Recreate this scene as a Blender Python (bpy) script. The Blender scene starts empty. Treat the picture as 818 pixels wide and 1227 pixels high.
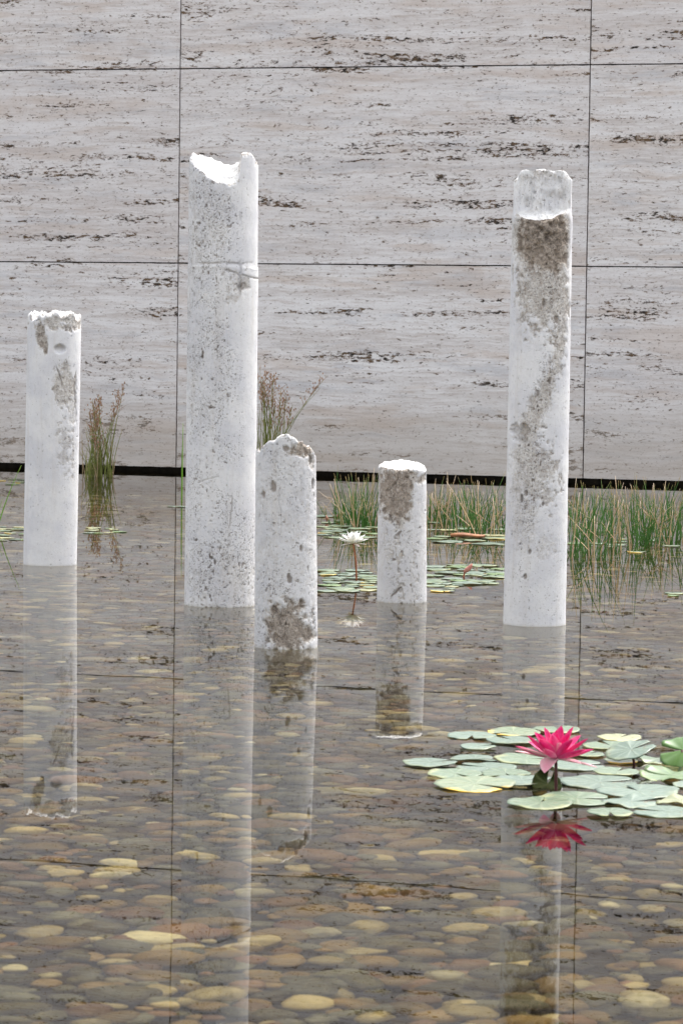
import bpy, math, random
import numpy as np
from mathutils import Vector, Matrix

# ------------------------------------------------------------------ camera
F, PITCH, ROLL, HC = 3896.0, 0.0583, 0.0135, 0.86      # px at 1227 high, rad, rad, m above the water
cp, sp = math.cos(PITCH), math.sin(PITCH)
cr, sr = math.cos(ROLL), math.sin(ROLL)
R0, U0, FW = Vector((1, 0, 0)), Vector((0, sp, cp)), Vector((0, cp, -sp))
CR = R0*cr + U0*sr
CU = -R0*sr + U0*cr
CAM = Vector((0, 0, HC))
scene = bpy.context.scene
cam_d = bpy.data.cameras.new('camera'); cam = bpy.data.objects.new('camera', cam_d)
scene.collection.objects.link(cam)
m3 = Matrix((CR, CU, -FW)).transposed()
cam.matrix_world = Matrix.Translation(CAM) @ m3.to_4x4()
cam_d.sensor_fit = 'VERTICAL'; cam_d.sensor_height = 36; cam_d.sensor_width = 24
cam_d.lens = F/1227*36
cam_d.clip_start = 0.05; cam_d.clip_end = 3000
cam_d.dof.use_dof = True; cam_d.dof.focus_distance = 10.3; cam_d.dof.aperture_fstop = 22
scene.camera = cam

# ------------------------------------------------------------------ light
SUN_EL, SUN_AZ = math.radians(60), math.radians(38)     # high, behind the wall and to the right, through thin cloud
world = bpy.data.worlds.new('World'); scene.world = world; world.use_nodes = True
wn = world.node_tree
sky = wn.nodes.new('ShaderNodeTexSky'); sky.sky_type = 'NISHITA'; sky.sun_disc = False
sky.sun_elevation = SUN_EL; sky.sun_rotation = SUN_AZ
sky.air_density = 1.0; sky.dust_density = 3.0; sky.ozone_density = 0.6
bg = wn.nodes['Background']; bg.inputs['Strength'].default_value = 0.13
hsv = wn.nodes.new('ShaderNodeHueSaturation'); hsv.inputs['Saturation'].default_value = 0.22
wn.links.new(sky.outputs[0], hsv.inputs['Color']); wn.links.new(hsv.outputs[0], bg.inputs['Color'])
sun_d = bpy.data.lights.new('sun', 'SUN'); sun_d.energy = 1.5; sun_d.angle = math.radians(25); sun_d.color = (1.0, 0.96, 0.90)
sun = bpy.data.objects.new('sun', sun_d); scene.collection.objects.link(sun)
sdir = Vector((math.sin(SUN_AZ)*math.cos(SUN_EL), math.cos(SUN_AZ)*math.cos(SUN_EL), math.sin(SUN_EL)))
sun.rotation_euler = (-sdir).to_track_quat('-Z', 'Y').to_euler(); sun.location = sdir*30
try: sun_d.cycles.is_caustics_light = True
except Exception: pass
scene.view_settings.view_transform = 'Standard'; scene.view_settings.look = 'None'
scene.view_settings.gamma = 1; scene.view_settings.exposure = 1.70
scene.render.engine = 'CYCLES'
scene.cycles.caustics_refractive = True; scene.cycles.caustics_reflective = True
scene.cycles.use_denoising = True
scene.cycles.blur_glossy = 0.0; scene.cycles.sample_clamp_indirect = 6

# ------------------------------------------------------------------ helpers
random.seed(7)
rng = np.random.default_rng(11)

def ray(px, py):
    u, v = px-409.0, py-613.5
    return (FW*F + CR*u - CU*v).normalized()
def at(px, py, z=0.0):
    d = ray(px, py); t = (z-HC)/d.z
    return CAM + d*t
def at_y(px, py, Y):
    d = ray(px, py); return CAM + d*(Y/d.y)
def px_m(Y):            # metres per photo pixel at distance Y
    return Y/F

def mesh_obj(name, verts, faces, mat, parent=None, smooth=True, attrs=None, loc=None):
    me = bpy.data.meshes.new(name)
    if isinstance(verts, np.ndarray) and isinstance(faces, np.ndarray):
        n, k = faces.shape
        me.vertices.add(len(verts)); me.vertices.foreach_set('co', verts.astype(np.float32).ravel())
        me.loops.add(n*k); me.loops.foreach_set('vertex_index', faces.astype(np.int32).ravel())
        me.polygons.add(n); me.polygons.foreach_set('loop_start', np.arange(0, n*k, k, dtype=np.int32))
        me.polygons.foreach_set('loop_total', np.full(n, k, dtype=np.int32))
        me.update(calc_edges=True)
    else:
        me.from_pydata([tuple(v) for v in verts], [], [tuple(f) for f in faces]); me.update()
    if attrs:
        for a, val in attrs.items():
            val = np.asarray(val, dtype=np.float32)
            if val.ndim == 2:
                at_ = me.attributes.new(a, 'FLOAT_COLOR', 'POINT')
                at_.data.foreach_set('color', np.c_[val, np.ones(len(val))].astype(np.float32).ravel())
            else:
                at_ = me.attributes.new(a, 'FLOAT', 'POINT'); at_.data.foreach_set('value', val)
    if smooth: me.polygons.foreach_set('use_smooth', np.ones(len(me.polygons), dtype=bool))
    me.materials.append(mat)
    o = bpy.data.objects.new(name, me); scene.collection.objects.link(o)
    if parent: o.parent = parent
    if loc is not None: o.location = loc
    return o
def tag(o, label=None, cat=None, group=None, kind=None):
    if label: o['label'] = label
    if cat: o['category'] = cat
    if group: o['group'] = group
    if kind: o['kind'] = kind
    return o
def empty(name, loc=(0, 0, 0), rz=0.0):
    e = bpy.data.objects.new(name, None); scene.collection.objects.link(e)
    e.location = loc; e.rotation_euler = (0, 0, rz); e.empty_display_size = 0.1
    return e

def _hash(x, y, z, s):
    h = (x.astype(np.uint32)*np.uint32(374761393) + y.astype(np.uint32)*np.uint32(668265263)
         + z.astype(np.uint32)*np.uint32(2246822519) + np.uint32((s*3266489917) & 0xffffffff))
    h ^= h >> np.uint32(13); h *= np.uint32(1274126177); h ^= h >> np.uint32(16)
    h *= np.uint32(2654435761); h ^= h >> np.uint32(15)
    return h.astype(np.float64)/4294967295.0
def vnoise(P, s=0):
    P = np.asarray(P, float)+1000.0
    I = np.floor(P).astype(np.int64); f = P-I; f = f*f*(3-2*f)
    out = 0
    for dx in (0, 1):
        for dy in (0, 1):
            for dz in (0, 1):
                w = (f[:, 0] if dx else 1-f[:, 0])*(f[:, 1] if dy else 1-f[:, 1])*(f[:, 2] if dz else 1-f[:, 2])
                out = out + w*_hash(I[:, 0]+dx, I[:, 1]+dy, I[:, 2]+dz, s)
    return out
def fbm(P, s=0, oct=4, gain=0.5):
    a, t, n = 1.0, 0, 0
    P = np.asarray(P, float)
    for k in range(oct):
        t = t+a*vnoise(P*(2.03**k), s+k*17); n += a; a *= gain
    return t/n
def sstep(a, b, x):
    t = np.clip((x-a)/(b-a), 0, 1); return t*t*(3-2*t)

# ---- node helper
class NT:
    def __init__(s, name):
        s.m = bpy.data.materials.new(name); s.m.use_nodes = True
        s.t = s.m.node_tree; s.t.nodes.clear()
        s.out = s.t.nodes.new('ShaderNodeOutputMaterial')
    def n(s, typ, **kw):
        nd = s.t.nodes.new('ShaderNode'+typ)
        for k, v in kw.items():
            if k.startswith('_'): nd.inputs[k[1:].replace('_', ' ')].default_value = v
            else: setattr(nd, k, v)
        return nd
    def l(s, a, b): s.t.links.new(a, b)
    def setin(s, sock, v):
        if isinstance(v, bpy.types.NodeSocket): s.l(v, sock)
        elif isinstance(v, tuple): sock.default_value = v if len(v) == 4 or sock.type == 'VECTOR' else (*v, 1)
        else: sock.default_value = v
    def math(s, op, a, b=None, c=None, clamp=False):
        nd = s.n('Math', operation=op, use_clamp=clamp); s.setin(nd.inputs[0], a)
        if b is not None: s.setin(nd.inputs[1], b)
        if c is not None: s.setin(nd.inputs[2], c)
        return nd.outputs[0]
    def mix(s, f, a, b, bt='MIX'):
        nd = s.n('Mix', data_type='RGBA', blend_type=bt); s.setin(nd.inputs[0], f)
        s.setin(nd.inputs[6], a); s.setin(nd.inputs[7], b); return nd.outputs[2]
    def ss(s, x, a, b, lo=0.0, hi=1.0):
        nd = s.n('MapRange', interpolation_type='SMOOTHSTEP'); s.setin(nd.inputs[0], x)
        for i, v in ((1, a), (2, b), (3, lo), (4, hi)): nd.inputs[i].default_value = v
        return nd.outputs[0]
    def noise(s, vec, scale, detail=3, rough=0.5, dist=0.0):
        nd = s.n('TexNoise'); s.l(vec, nd.inputs['Vector']); nd.inputs['Scale'].default_value = scale
        nd.inputs['Detail'].default_value = detail; nd.inputs['Roughness'].default_value = rough
        nd.inputs['Distortion'].default_value = dist; return nd.outputs[0]
    def vor(s, vec, scale, feature='F1', rand=1.0):
        nd = s.n('TexVoronoi', feature=feature); s.l(vec, nd.inputs['Vector']); nd.inputs['Scale'].default_value = scale
        nd.inputs['Randomness'].default_value = rand; return nd
    def scale(s, vec, v):
        nd = s.n('VectorMath', operation='MULTIPLY'); s.l(vec, nd.inputs[0]); nd.inputs[1].default_value = v; return nd.outputs[0]
    def add(s, vec, v):
        nd = s.n('VectorMath', operation='ADD'); s.l(vec, nd.inputs[0]); s.setin(nd.inputs[1], v); return nd.outputs[0]
    def obj(s): return s.n('TexCoord').outputs['Object']
    def attr(s, name, out='Fac'):
        nd = s.n('Attribute'); nd.attribute_name = name; return nd.outputs[out]
    def pbr(s, col, rough=0.6, height=None, bstr=0.5, bdist=0.002, spec=None, **kw):
        b = s.n('BsdfPrincipled'); s.setin(b.inputs['Base Color'], col); s.setin(b.inputs['Roughness'], rough)
        if spec is not None: b.inputs['Specular IOR Level'].default_value = spec
        for k, v in kw.items(): s.setin(b.inputs[k], v)
        if height is not None:
            bp = s.n('Bump'); bp.inputs['Strength'].default_value = bstr; bp.inputs['Distance'].default_value = bdist
            s.l(height, bp.inputs['Height']); s.l(bp.outputs[0], b.inputs['Normal'])
        s.l(b.outputs[0], s.out.inputs[0]); return b

# ------------------------------------------------------------------ materials
def mat_travertine():
    N = NT('travertine'); o = N.obj()
    rnd = N.n('ObjectInfo').outputs['Random']
    off = N.n('CombineXYZ'); N.l(N.math('MULTIPLY', rnd, 37.0), off.inputs[0]); N.l(N.math('MULTIPLY', rnd, 91.0), off.inputs[1]); N.l(N.math('MULTIPLY', rnd, 61.0), off.inputs[2])
    v0 = N.add(o, off.outputs[0])
    w = N.noise(N.scale(v0, (0.8, 0.8, 1.0)), 2.2, 5, 0.6)
    wz = N.n('CombineXYZ'); N.l(N.math('MULTIPLY', N.math('SUBTRACT', w, 0.5), 0.07), wz.inputs[2])
    v = N.add(v0, wz.outputs[0])
    bands = N.noise(N.scale(v, (0.5, 0.5, 10.0)), 1.6, 7, 0.65)
    fine = N.noise(N.scale(v, (5.0, 5.0, 75.0)), 1.2, 6, 0.7)
    grain = N.noise(N.scale(v, (22, 22, 60.0)), 3.0, 3, 0.7)
    cloud = N.noise(v, 3.0, 7, 0.65)
    tintn = N.noise(N.scale(v, (0.8, 0.8, 7.0)), 1.5, 5, 0.6)
    grey = N.noise(N.scale(N.add(v, (5, 3, 9)), (0.9, 0.9, 6.0)), 1.7, 6, 0.65)
    c = N.mix(N.ss(bands, 0.36, 0.64), (0.585, 0.54, 0.52), (0.735, 0.71, 0.705))
    c = N.mix(N.math('MULTIPLY', N.ss(fine, 0.48, 0.66), 0.55), c, (0.83, 0.81, 0.805))
    c = N.mix(N.math('MULTIPLY', N.ss(fine, 0.47, 0.36), 0.55), c, (0.43, 0.35, 0.305))
    c = N.mix(N.math('MULTIPLY', N.ss(grey, 0.53, 0.66), 0.42), c, (0.42, 0.43, 0.465))
    c = N.mix(N.math('MULTIPLY', N.ss(tintn, 0.52, 0.64), 0.40), c, (0.53, 0.41, 0.325))
    c = N.mix(N.math('MULTIPLY', N.ss(cloud, 0.52, 0.66), 0.30), c, (0.80, 0.79, 0.795))
    c = N.mix(N.math('MULTIPLY', N.ss(grain, 0.50, 0.72), 0.30), c, (0.34, 0.285, 0.25))
    c = N.mix(N.math('MULTIPLY', N.math('FRACT', N.math('MULTIPLY', rnd, 7.31)), 0.22), c, (0.55, 0.50, 0.49))
    # pits gathered in beds: brown stain plus the holes' shade put into the colour
    bed = N.noise(N.scale(N.add(v, (11, 2, 4)), (0.3, 0.3, 9.0)), 1.7, 4, 0.6)
    patch = N.noise(N.scale(v, (1.3, 1.3, 2.5)), 1.8, 3)
    bedm = N.math('MULTIPLY', N.ss(bed, 0.48, 0.62), N.ss(patch, 0.40, 0.58))
    p1 = N.noise(N.scale(v, (25, 25, 78)), 1.0, 4, 0.70, 0.35)
    p2 = N.noise(N.scale(N.add(v, (3, 7, 1)), (52, 52, 105)), 1.0, 3, 0.65)
    p3 = N.noise(N.scale(N.add(v, (9, 7, 5)), (8, 8, 33)), 1.0, 5, 0.74, 0.5)
    thr1 = N.math('SUBTRACT', 0.652, N.math('MULTIPLY', bedm, 0.140))
    pit1 = N.ss(N.math('SUBTRACT', p1, thr1), 0.0, 0.016)
    thr2 = N.math('SUBTRACT', 0.640, N.math('MULTIPLY', bedm, 0.07))
    pit2 = N.ss(N.math('SUBTRACT', p2, thr2), 0.0, 0.03)
    thr3 = N.math('SUBTRACT', 0.690, N.math('MULTIPLY', bedm, 0.090))
    pit3 = N.ss(N.math('SUBTRACT', p3, thr3), 0.0, 0.012)
    halo = N.ss(N.math('SUBTRACT', p1, N.math('SUBTRACT', thr1, 0.07)), 0.0, 0.08)
    c = N.mix(N.math('MULTIPLY', halo, 0.5), c, (0.34, 0.245, 0.18))
    c = N.mix(N.math('MULTIPLY', pit2, 0.75), c, (0.17, 0.12, 0.095))
    pits = N.math('MAXIMUM', pit1, pit3)
    pc = N.mix(N.ss(N.noise(v, 25, 3), 0.42, 0.6), (0.022, 0.016, 0.012), (0.13, 0.08, 0.042))
    c = N.mix(pits, c, pc)
    # darker, browner towards the foot of the wall
    z = N.n('SeparateXYZ'); N.l(o, z.inputs[0])
    foot = N.math('MULTIPLY', N.ss(N.math('ADD', z.outputs[2], N.math('MULTIPLY', cloud, -0.5)), 0.35, -0.2), 0.55)
    c = N.mix(foot, c, (0.40, 0.34, 0.28))
    hgt = N.math('SUBTRACT', N.math('MULTIPLY', fine, 0.12), N.math('ADD', pits, N.math('MULTIPLY', pit2, 0.5)))
    N.pbr(c, 0.62, hgt, 0.6, 0.004, spec=0.35)
    return N.m

def mat_plaster():
    N = NT('cast_plaster'); o = N.obj()
    rnd = N.n('ObjectInfo').outputs['Random']
    off = N.n('CombineXYZ'); N.l(N.math('MULTIPLY', rnd, 37.0), off.inputs[0]); N.l(N.math('MULTIPLY', rnd, 9.0), off.inputs[2])
    v = N.add(o, off.outputs[0])
    r = N.attr('rough'); p = N.attr('pit'); cap = N.attr('cap'); dn = N.attr('dens')
    n1 = N.noise(v, 9, 5, 0.6); n2 = N.noise(v, 60, 5, 0.7); n3 = N.noise(v, 170, 4, 0.7); n4 = N.noise(v, 260, 2, 0.6); n5 = N.noise(v, 110, 3, 0.65, 0.3)
    white = N.mix(N.ss(n1, 0.35, 0.65), (0.625, 0.62, 0.64), (0.73, 0.72, 0.715))
    white = N.mix(N.math('MULTIPLY', N.ss(n2, 0.52, 0.7), 0.4), white, (0.55, 0.53, 0.515))
    bare = N.mix(N.ss(n2, 0.38, 0.62), (0.42, 0.38, 0.34), (0.60, 0.57, 0.53))
    bare = N.mix(N.math('MULTIPLY', N.ss(r, 0.62, 0.98), 0.85), bare, (0.32, 0.255, 0.195))
    white = N.mix(N.attr('tone'), white, (0.50, 0.495, 0.50))
    edge = N.ss(N.math('ADD', r, N.math('MULTIPLY', N.math('SUBTRACT', n3, 0.5), 1.6)), 0.15, 0.75)
    c = N.mix(N.math('MULTIPLY', edge, 0.95), white, bare)
    st = N.noise(N.scale(v, (9, 9, 0.7)), 3, 4, 0.6)
    c = N.mix(N.math('MULTIPLY', N.ss(st, 0.54, 0.68), 0.22), c, (0.52, 0.47, 0.41))
    c = N.mix(N.math('MULTIPLY', cap, 0.85), c, N.mix(N.ss(n2, 0.4, 0.6), (0.60, 0.585, 0.56), (0.76, 0.755, 0.74)))
    # fine holes, denser where the skin is gone
    den = N.math('MULTIPLY', N.math('MAXIMUM', N.math('MINIMUM', N.math('MULTIPLY', dn, 0.72), 0.66), r), N.math('SUBTRACT', 1.0, N.math('MULTIPLY', cap, 0.8)))
    f1 = N.ss(N.math('SUBTRACT', n4, N.math('SUBTRACT', 0.70, N.math('MULTIPLY', den, 0.165))), 0.0, 0.05)
    f2 = N.ss(N.math('SUBTRACT', n5, N.math('SUBTRACT', 0.70, N.math('MULTIPLY', den, 0.125))), 0.0, 0.04)
    fp = N.math('MAXIMUM', f1, f2)
    dark = N.mix(N.ss(n1, 0.4, 0.6), (0.13, 0.105, 0.085), (0.25, 0.205, 0.165))
    c = N.mix(N.math('MULTIPLY', fp, 0.68), c, dark)
    c = N.mix(N.math('MULTIPLY', p, 0.85), c, dark)
    # waterline scum
    z = N.n('SeparateXYZ'); N.l(o, z.inputs[0])
    wl = N.math('MULTIPLY', N.ss(N.math('ADD', z.outputs[2], N.math('MULTIPLY', n2, 0.01)), 0.014, 0.002), 0.4)
    c = N.mix(wl, c, (0.42, 0.39, 0.32))
    h = N.math('SUBTRACT', N.math('ADD', N.math('MULTIPLY', n2, 0.5), N.math('MULTIPLY', n3, 0.5)), N.math('MULTIPLY', fp, 0.8))
    N.pbr(c, 0.82, h, 0.85, 0.003, spec=0.22)
    return N.m

def mat_water():
    N = NT('pond_water'); o = N.obj()
    n = N.noise(o, 1.7, 2, 0.4); n2 = N.noise(o, 9, 1, 0.4)
    b = N.n('Bump'); b.inputs['Strength'].default_value = 0.12; b.inputs['Distance'].default_value = 0.0022
    N.l(N.math('ADD', n, N.math('MULTIPLY', n2, 0.12)), b.inputs['Height'])
    rf = N.n('BsdfRefraction'); rf.inputs['IOR'].default_value = 1.333; rf.inputs['Roughness'].default_value = 0.0
    rf.inputs['Color'].default_value = (0.87, 0.835, 0.66, 1)
    gl = N.n('BsdfGlossy'); gl.inputs['Roughness'].default_value = 0.0; gl.inputs['Color'].default_value = (1.0, 0.99, 0.975, 1)
    fr = N.n('Fresnel'); fr.inputs['IOR'].default_value = 1.333
    mx = N.n('MixShader'); N.l(N.math('MULTIPLY', N.math('POWER', fr.outputs[0], 1.12), 1.0), mx.inputs[0])
    for q in (rf, gl, fr): N.l(b.outputs[0], q.inputs['Normal'])
    N.l(rf.outputs[0], mx.inputs[1]); N.l(gl.outputs[0], mx.inputs[2]); N.l(mx.outputs[0], N.out.inputs[0]); return N.m

def mat_pebble():
    N = NT('river_stone'); o = N.obj()
    col = N.attr('col', 'Color')
    n = N.noise(o, 22, 5, 0.65); n2 = N.noise(o, 90, 3, 0.6); geo = N.n('NewGeometry').outputs['Position']
    silt = N.noise(geo, 6, 5, 0.65)
    c = N.mix(N.math('MULTIPLY', N.ss(n, 0.4, 0.75), 0.35), col, (0.12, 0.095, 0.055))
    c = N.mix(N.math('MULTIPLY', N.ss(n2, 0.52, 0.7), 0.25), c, (0.40, 0.34, 0.24))
    sn = N.n('SeparateXYZ'); N.l(N.n('NewGeometry').outputs['Normal'], sn.inputs[0])
    c = N.mix(N.math('MULTIPLY', N.ss(silt, 0.45, 0.62), 0.6), c, (0.050, 0.043, 0.020))
    N.pbr(c, 0.55, n, 0.3, 0.003, spec=0.3); return N.m

def mat_bed():
    N = NT('pond_silt'); o = N.obj()
    v = N.vor(o, 24); n = N.noise(o, 5, 5, 0.6)
    c = N.mix(n, (0.018, 0.015, 0.008), (0.045, 0.036, 0.02))
    c = N.mix(N.math('MULTIPLY', N.ss(v.outputs['Distance'], 0.5, 0.1), 0.5), c, (0.08, 0.06, 0.035))
    N.pbr(c, 0.9, v.outputs['Distance'], 0.6, 0.01, spec=0.2); return N.m

def mat_simple(name, c1, c2, sc=8, rough=0.7, bump=0.3, spec=0.3):
    N = NT(name); o = N.obj(); n = N.noise(o, sc, 5, 0.6)
    N.pbr(N.mix(N.ss(n, 0.3, 0.7), c1, c2), rough, n, bump, 0.003, spec=spec); return N.m

def mat_pad(name, c1, c2, edge, amt, rough=0.42):
    N = NT(name); o = N.obj()
    rad = N.attr('rad'); vein = N.attr('vein')
    n = N.noise(o, 18, 4, 0.6); n2 = N.noise(o, 55, 4, 0.65)
    c = N.mix(N.ss(n, 0.35, 0.65), c1, c2)
    c = N.mix(N.math('MULTIPLY', N.n('ObjectInfo').outputs['Random'], 0.75), c, (c1[0]*0.52, c1[1]*0.62, c1[2]*0.46))
    c = N.mix(N.math('MULTIPLY', vein, 0.55), c, (min(1, c2[0]*1.5), min(1, c2[1]*1.3), c2[2]*1.3))
    rm = N.math('MULTIPLY', N.ss(N.math('ADD', rad, N.math('MULTIPLY', N.math('SUBTRACT', n, 0.5), 1.0)), 0.70, 0.95), N.ss(N.attr('side'), 0.3, 0.75))
    c = N.mix(N.math('MULTIPLY', rm, amt), c, edge)
    c = N.mix(N.math('MULTIPLY', N.ss(n2, 0.60, 0.66), 0.7), c, (0.10, 0.07, 0.025))
    b = N.pbr(c, N.ss(n2, 0.3, 0.7, rough-0.1, rough+0.12), N.math('ADD', vein, n2), 0.35, 0.0015, spec=0.5)
    b.inputs['Coat Weight'].default_value = 0.15; b.inputs['Coat Roughness'].default_value = 0.35
    return N.m

def mat_petal(name, base, tip, back):
    N = NT(name); o = N.obj(); t = N.attr('t'); e = N.attr('e')
    c = N.mix(N.ss(t, 0.0, 0.75), base, tip)
    st = N.noise(N.scale(o, (1, 1, 1)), 120, 3, 0.6)
    c = N.mix(N.math('MULTIPLY', N.ss(st, 0.45, 0.7), 0.25), c, back)
    c = N.mix(N.math('MULTIPLY', e, 0.4), c, back)
    p = N.n('BsdfPrincipled'); N.setin(p.inputs['Base Color'], c); p.inputs['Roughness'].default_value = 0.5
    p.inputs['Specular IOR Level'].default_value = 0.3
    tr = N.n('BsdfTranslucent'); N.setin(tr.inputs['Color'], c)
    mx = N.n('MixShader'); mx.inputs[0].default_value = 0.22
    N.l(p.outputs[0], mx.inputs[1]); N.l(tr.outputs[0], mx.inputs[2]); N.l(mx.outputs[0], N.out.inputs[0]); return N.m

def mat_blade(name, low, mid, tip):
    N = NT(name); t = N.attr('t'); o = N.obj(); n = N.noise(o, 30, 3)
    c = N.mix(N.ss(t, 0.0, 0.35), low, mid)
    c = N.mix(N.ss(N.math('ADD', t, N.math('MULTIPLY', N.math('SUBTRACT', n, 0.5), 0.5)), 0.86, 1.02), c, tip)
    p = N.n('BsdfPrincipled'); N.setin(p.inputs['Base Color'], c); p.inputs['Roughness'].default_value = 0.55
    tr = N.n('BsdfTranslucent'); N.setin(tr.inputs['Color'], c)
    mx = N.n('MixShader'); mx.inputs[0].default_value = 0.25
    N.l(p.outputs[0], mx.inputs[1]); N.l(tr.outputs[0], mx.inputs[2]); N.l(mx.outputs[0], N.out.inputs[0]); return N.m

M = dict(
    trav=mat_travertine(), plaster=mat_plaster(), water=mat_water(), pebble=mat_pebble(), bed=mat_bed(),
    ground=mat_simple('gravel_ground', (0.20, 0.18, 0.15), (0.34, 0.31, 0.27), 30, 0.9),
    paving=mat_simple('paving_stone', (0.42, 0.39, 0.35), (0.55, 0.52, 0.48), 5, 0.75),
    dark=mat_simple('near_black_stone', (0.012, 0.010, 0.008), (0.030, 0.024, 0.017), 25, 0.85, 0.8, 0.15),  # near-black backing that darkens the foot gap and the open joints
    pad_blue=mat_pad('lily_pad_blue_green', (0.071, 0.118, 0.081), (0.096, 0.146, 0.102), (0.45, 0.42, 0.15), 0.15),
    pad_green=mat_pad('lily_pad_green', (0.077, 0.127, 0.065), (0.108, 0.158, 0.087), (0.50, 0.46, 0.16), 0.3),
    pad_lime=mat_pad('lily_pad_fresh_green', (0.053, 0.115, 0.022), (0.093, 0.167, 0.043), (0.30, 0.35, 0.10), 0.3),
    pad_yellow=mat_pad('lily_pad_yellowing', (0.099, 0.143, 0.068), (0.143, 0.180, 0.093), (0.80, 0.50, 0.05), 0.95),
    pad_pale=mat_pad('lily_pad_pale_yellow', (0.211, 0.223, 0.105), (0.260, 0.267, 0.143), (0.62, 0.52, 0.2), 0.5),
    leaf_gloss=mat_simple('glossy_lily_leaf', (0.040, 0.105, 0.010), (0.075, 0.165, 0.018), 14, 0.38, 0.15, 0.5),
    pad_under=mat_simple('lily_leaf_underside', (0.010, 0.018, 0.004), (0.030, 0.036, 0.010), 12, 0.95, 0.3, 0.08),
    pad_dark=mat_pad('lily_pad_deep_green', (0.030, 0.085, 0.008), (0.065, 0.155, 0.014), (0.10, 0.16, 0.03), 0.3, 0.5),
    pink=mat_petal('petal_magenta', (0.82, 0.16, 0.40), (0.68, 0.008, 0.17), (0.84, 0.14, 0.38)),
    pinkmid=mat_petal('petal_pink', (0.85, 0.36, 0.52), (0.76, 0.045, 0.25), (0.88, 0.42, 0.56)),
    pinkpale=mat_petal('petal_pale_pink', (0.86, 0.72, 0.72), (0.84, 0.42, 0.50), (0.9, 0.82, 0.80)),
    white=mat_petal('petal_white', (0.86, 0.82, 0.62), (0.90, 0.89, 0.88), (0.88, 0.88, 0.86)),
    blush=mat_petal('petal_blush', (0.80, 0.62, 0.50), (0.86, 0.76, 0.74), (0.88, 0.84, 0.82)),
    sepal=mat_petal('sepal_green', (0.30, 0.34, 0.10), (0.62, 0.52, 0.32), (0.40, 0.42, 0.18)),
    stamen=mat_simple('stamen_yellow', (0.75, 0.45, 0.05), (0.85, 0.62, 0.10), 60, 0.6),
    stemred=mat_simple('flower_stem', (0.22, 0.060, 0.020), (0.32, 0.11, 0.035), 30, 0.5),
    stemdark=mat_simple('flower_stem_dark', (0.045, 0.012, 0.012), (0.09, 0.025, 0.02), 30, 0.5),
    deadleaf=mat_simple('dead_leaf_brown', (0.16, 0.055, 0.02), (0.30, 0.13, 0.05), 40, 0.6),
    bud=mat_simple('bud_pink', (0.38, 0.13, 0.10), (0.50, 0.25, 0.19), 60, 0.5),
    blade=mat_blade('reed_green', (0.05, 0.085, 0.018), (0.060, 0.175, 0.022), (0.36, 0.25, 0.09)),
    blade2=mat_blade('reed_bright', (0.12, 0.18, 0.02), (0.16, 0.36, 0.02), (0.25, 0.42, 0.05)),
    dry=mat_blade('reed_dry', (0.30, 0.19, 0.075), (0.54, 0.39, 0.22), (0.68, 0.56, 0.42)),
    rush=mat_blade('rush_stem', (0.12, 0.11, 0.022), (0.24, 0.27, 0.06), (0.42, 0.30, 0.11)),
    rushseed=mat_blade('rush_seed', (0.36, 0.20, 0.11), (0.46, 0.27, 0.16), (0.55, 0.36, 0.24)),
)

# ------------------------------------------------------------------ setting
BED = -0.30
WD, WTH = 18.12, 0.290
def box(x0, y0, z0, x1, y1, z1):
    v = [(x0,y0,z0),(x1,y0,z0),(x1,y1,z0),(x0,y1,z0),(x0,y0,z1),(x1,y0,z1),(x1,y1,z1),(x0,y1,z1)]
    f = [(0,3,2,1),(4,5,6,7),(0,1,5,4),(1,2,6,5),(2,3,7,6),(3,0,4,7)]
    return v, f
tag(mesh_obj('ground', [(-600,-600,-0.60),(600,-600,-0.60),(600,900,-0.60),(-600,900,-0.60)], [(0,1,2,3)], M['ground'], smooth=False), kind='structure')
tag(mesh_obj('pool_bed', [(-14,1.0,BED-0.012),(14,1.0,BED-0.012),(14,26,BED-0.012),(-14,26,BED-0.012)], [(0,1,2,3)], M['bed'], smooth=False), kind='structure')
for nm, b in (('pool_deck', (-20, -12, -0.59, 20, 1.0, 0.10)), ('pool_kerb', (-20, 1.001, -0.59, -14, 26, 0.10)), ('pool_kerb', (14, 1.001, -0.59, 20, 26, 0.10))):
    v, f = box(*b); tag(mesh_obj(nm, v, f, M['paving'], smooth=False), kind='structure')
water = mesh_obj('water', [(-14,1.0,0),(14,1.0,0),(14,26,0),(-14,26,0)], [(0,1,2,3)], M['water'], smooth=False)
tag(water, kind='structure')
try: water.cycles.is_caustics_caster = True
except Exception: pass

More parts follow.
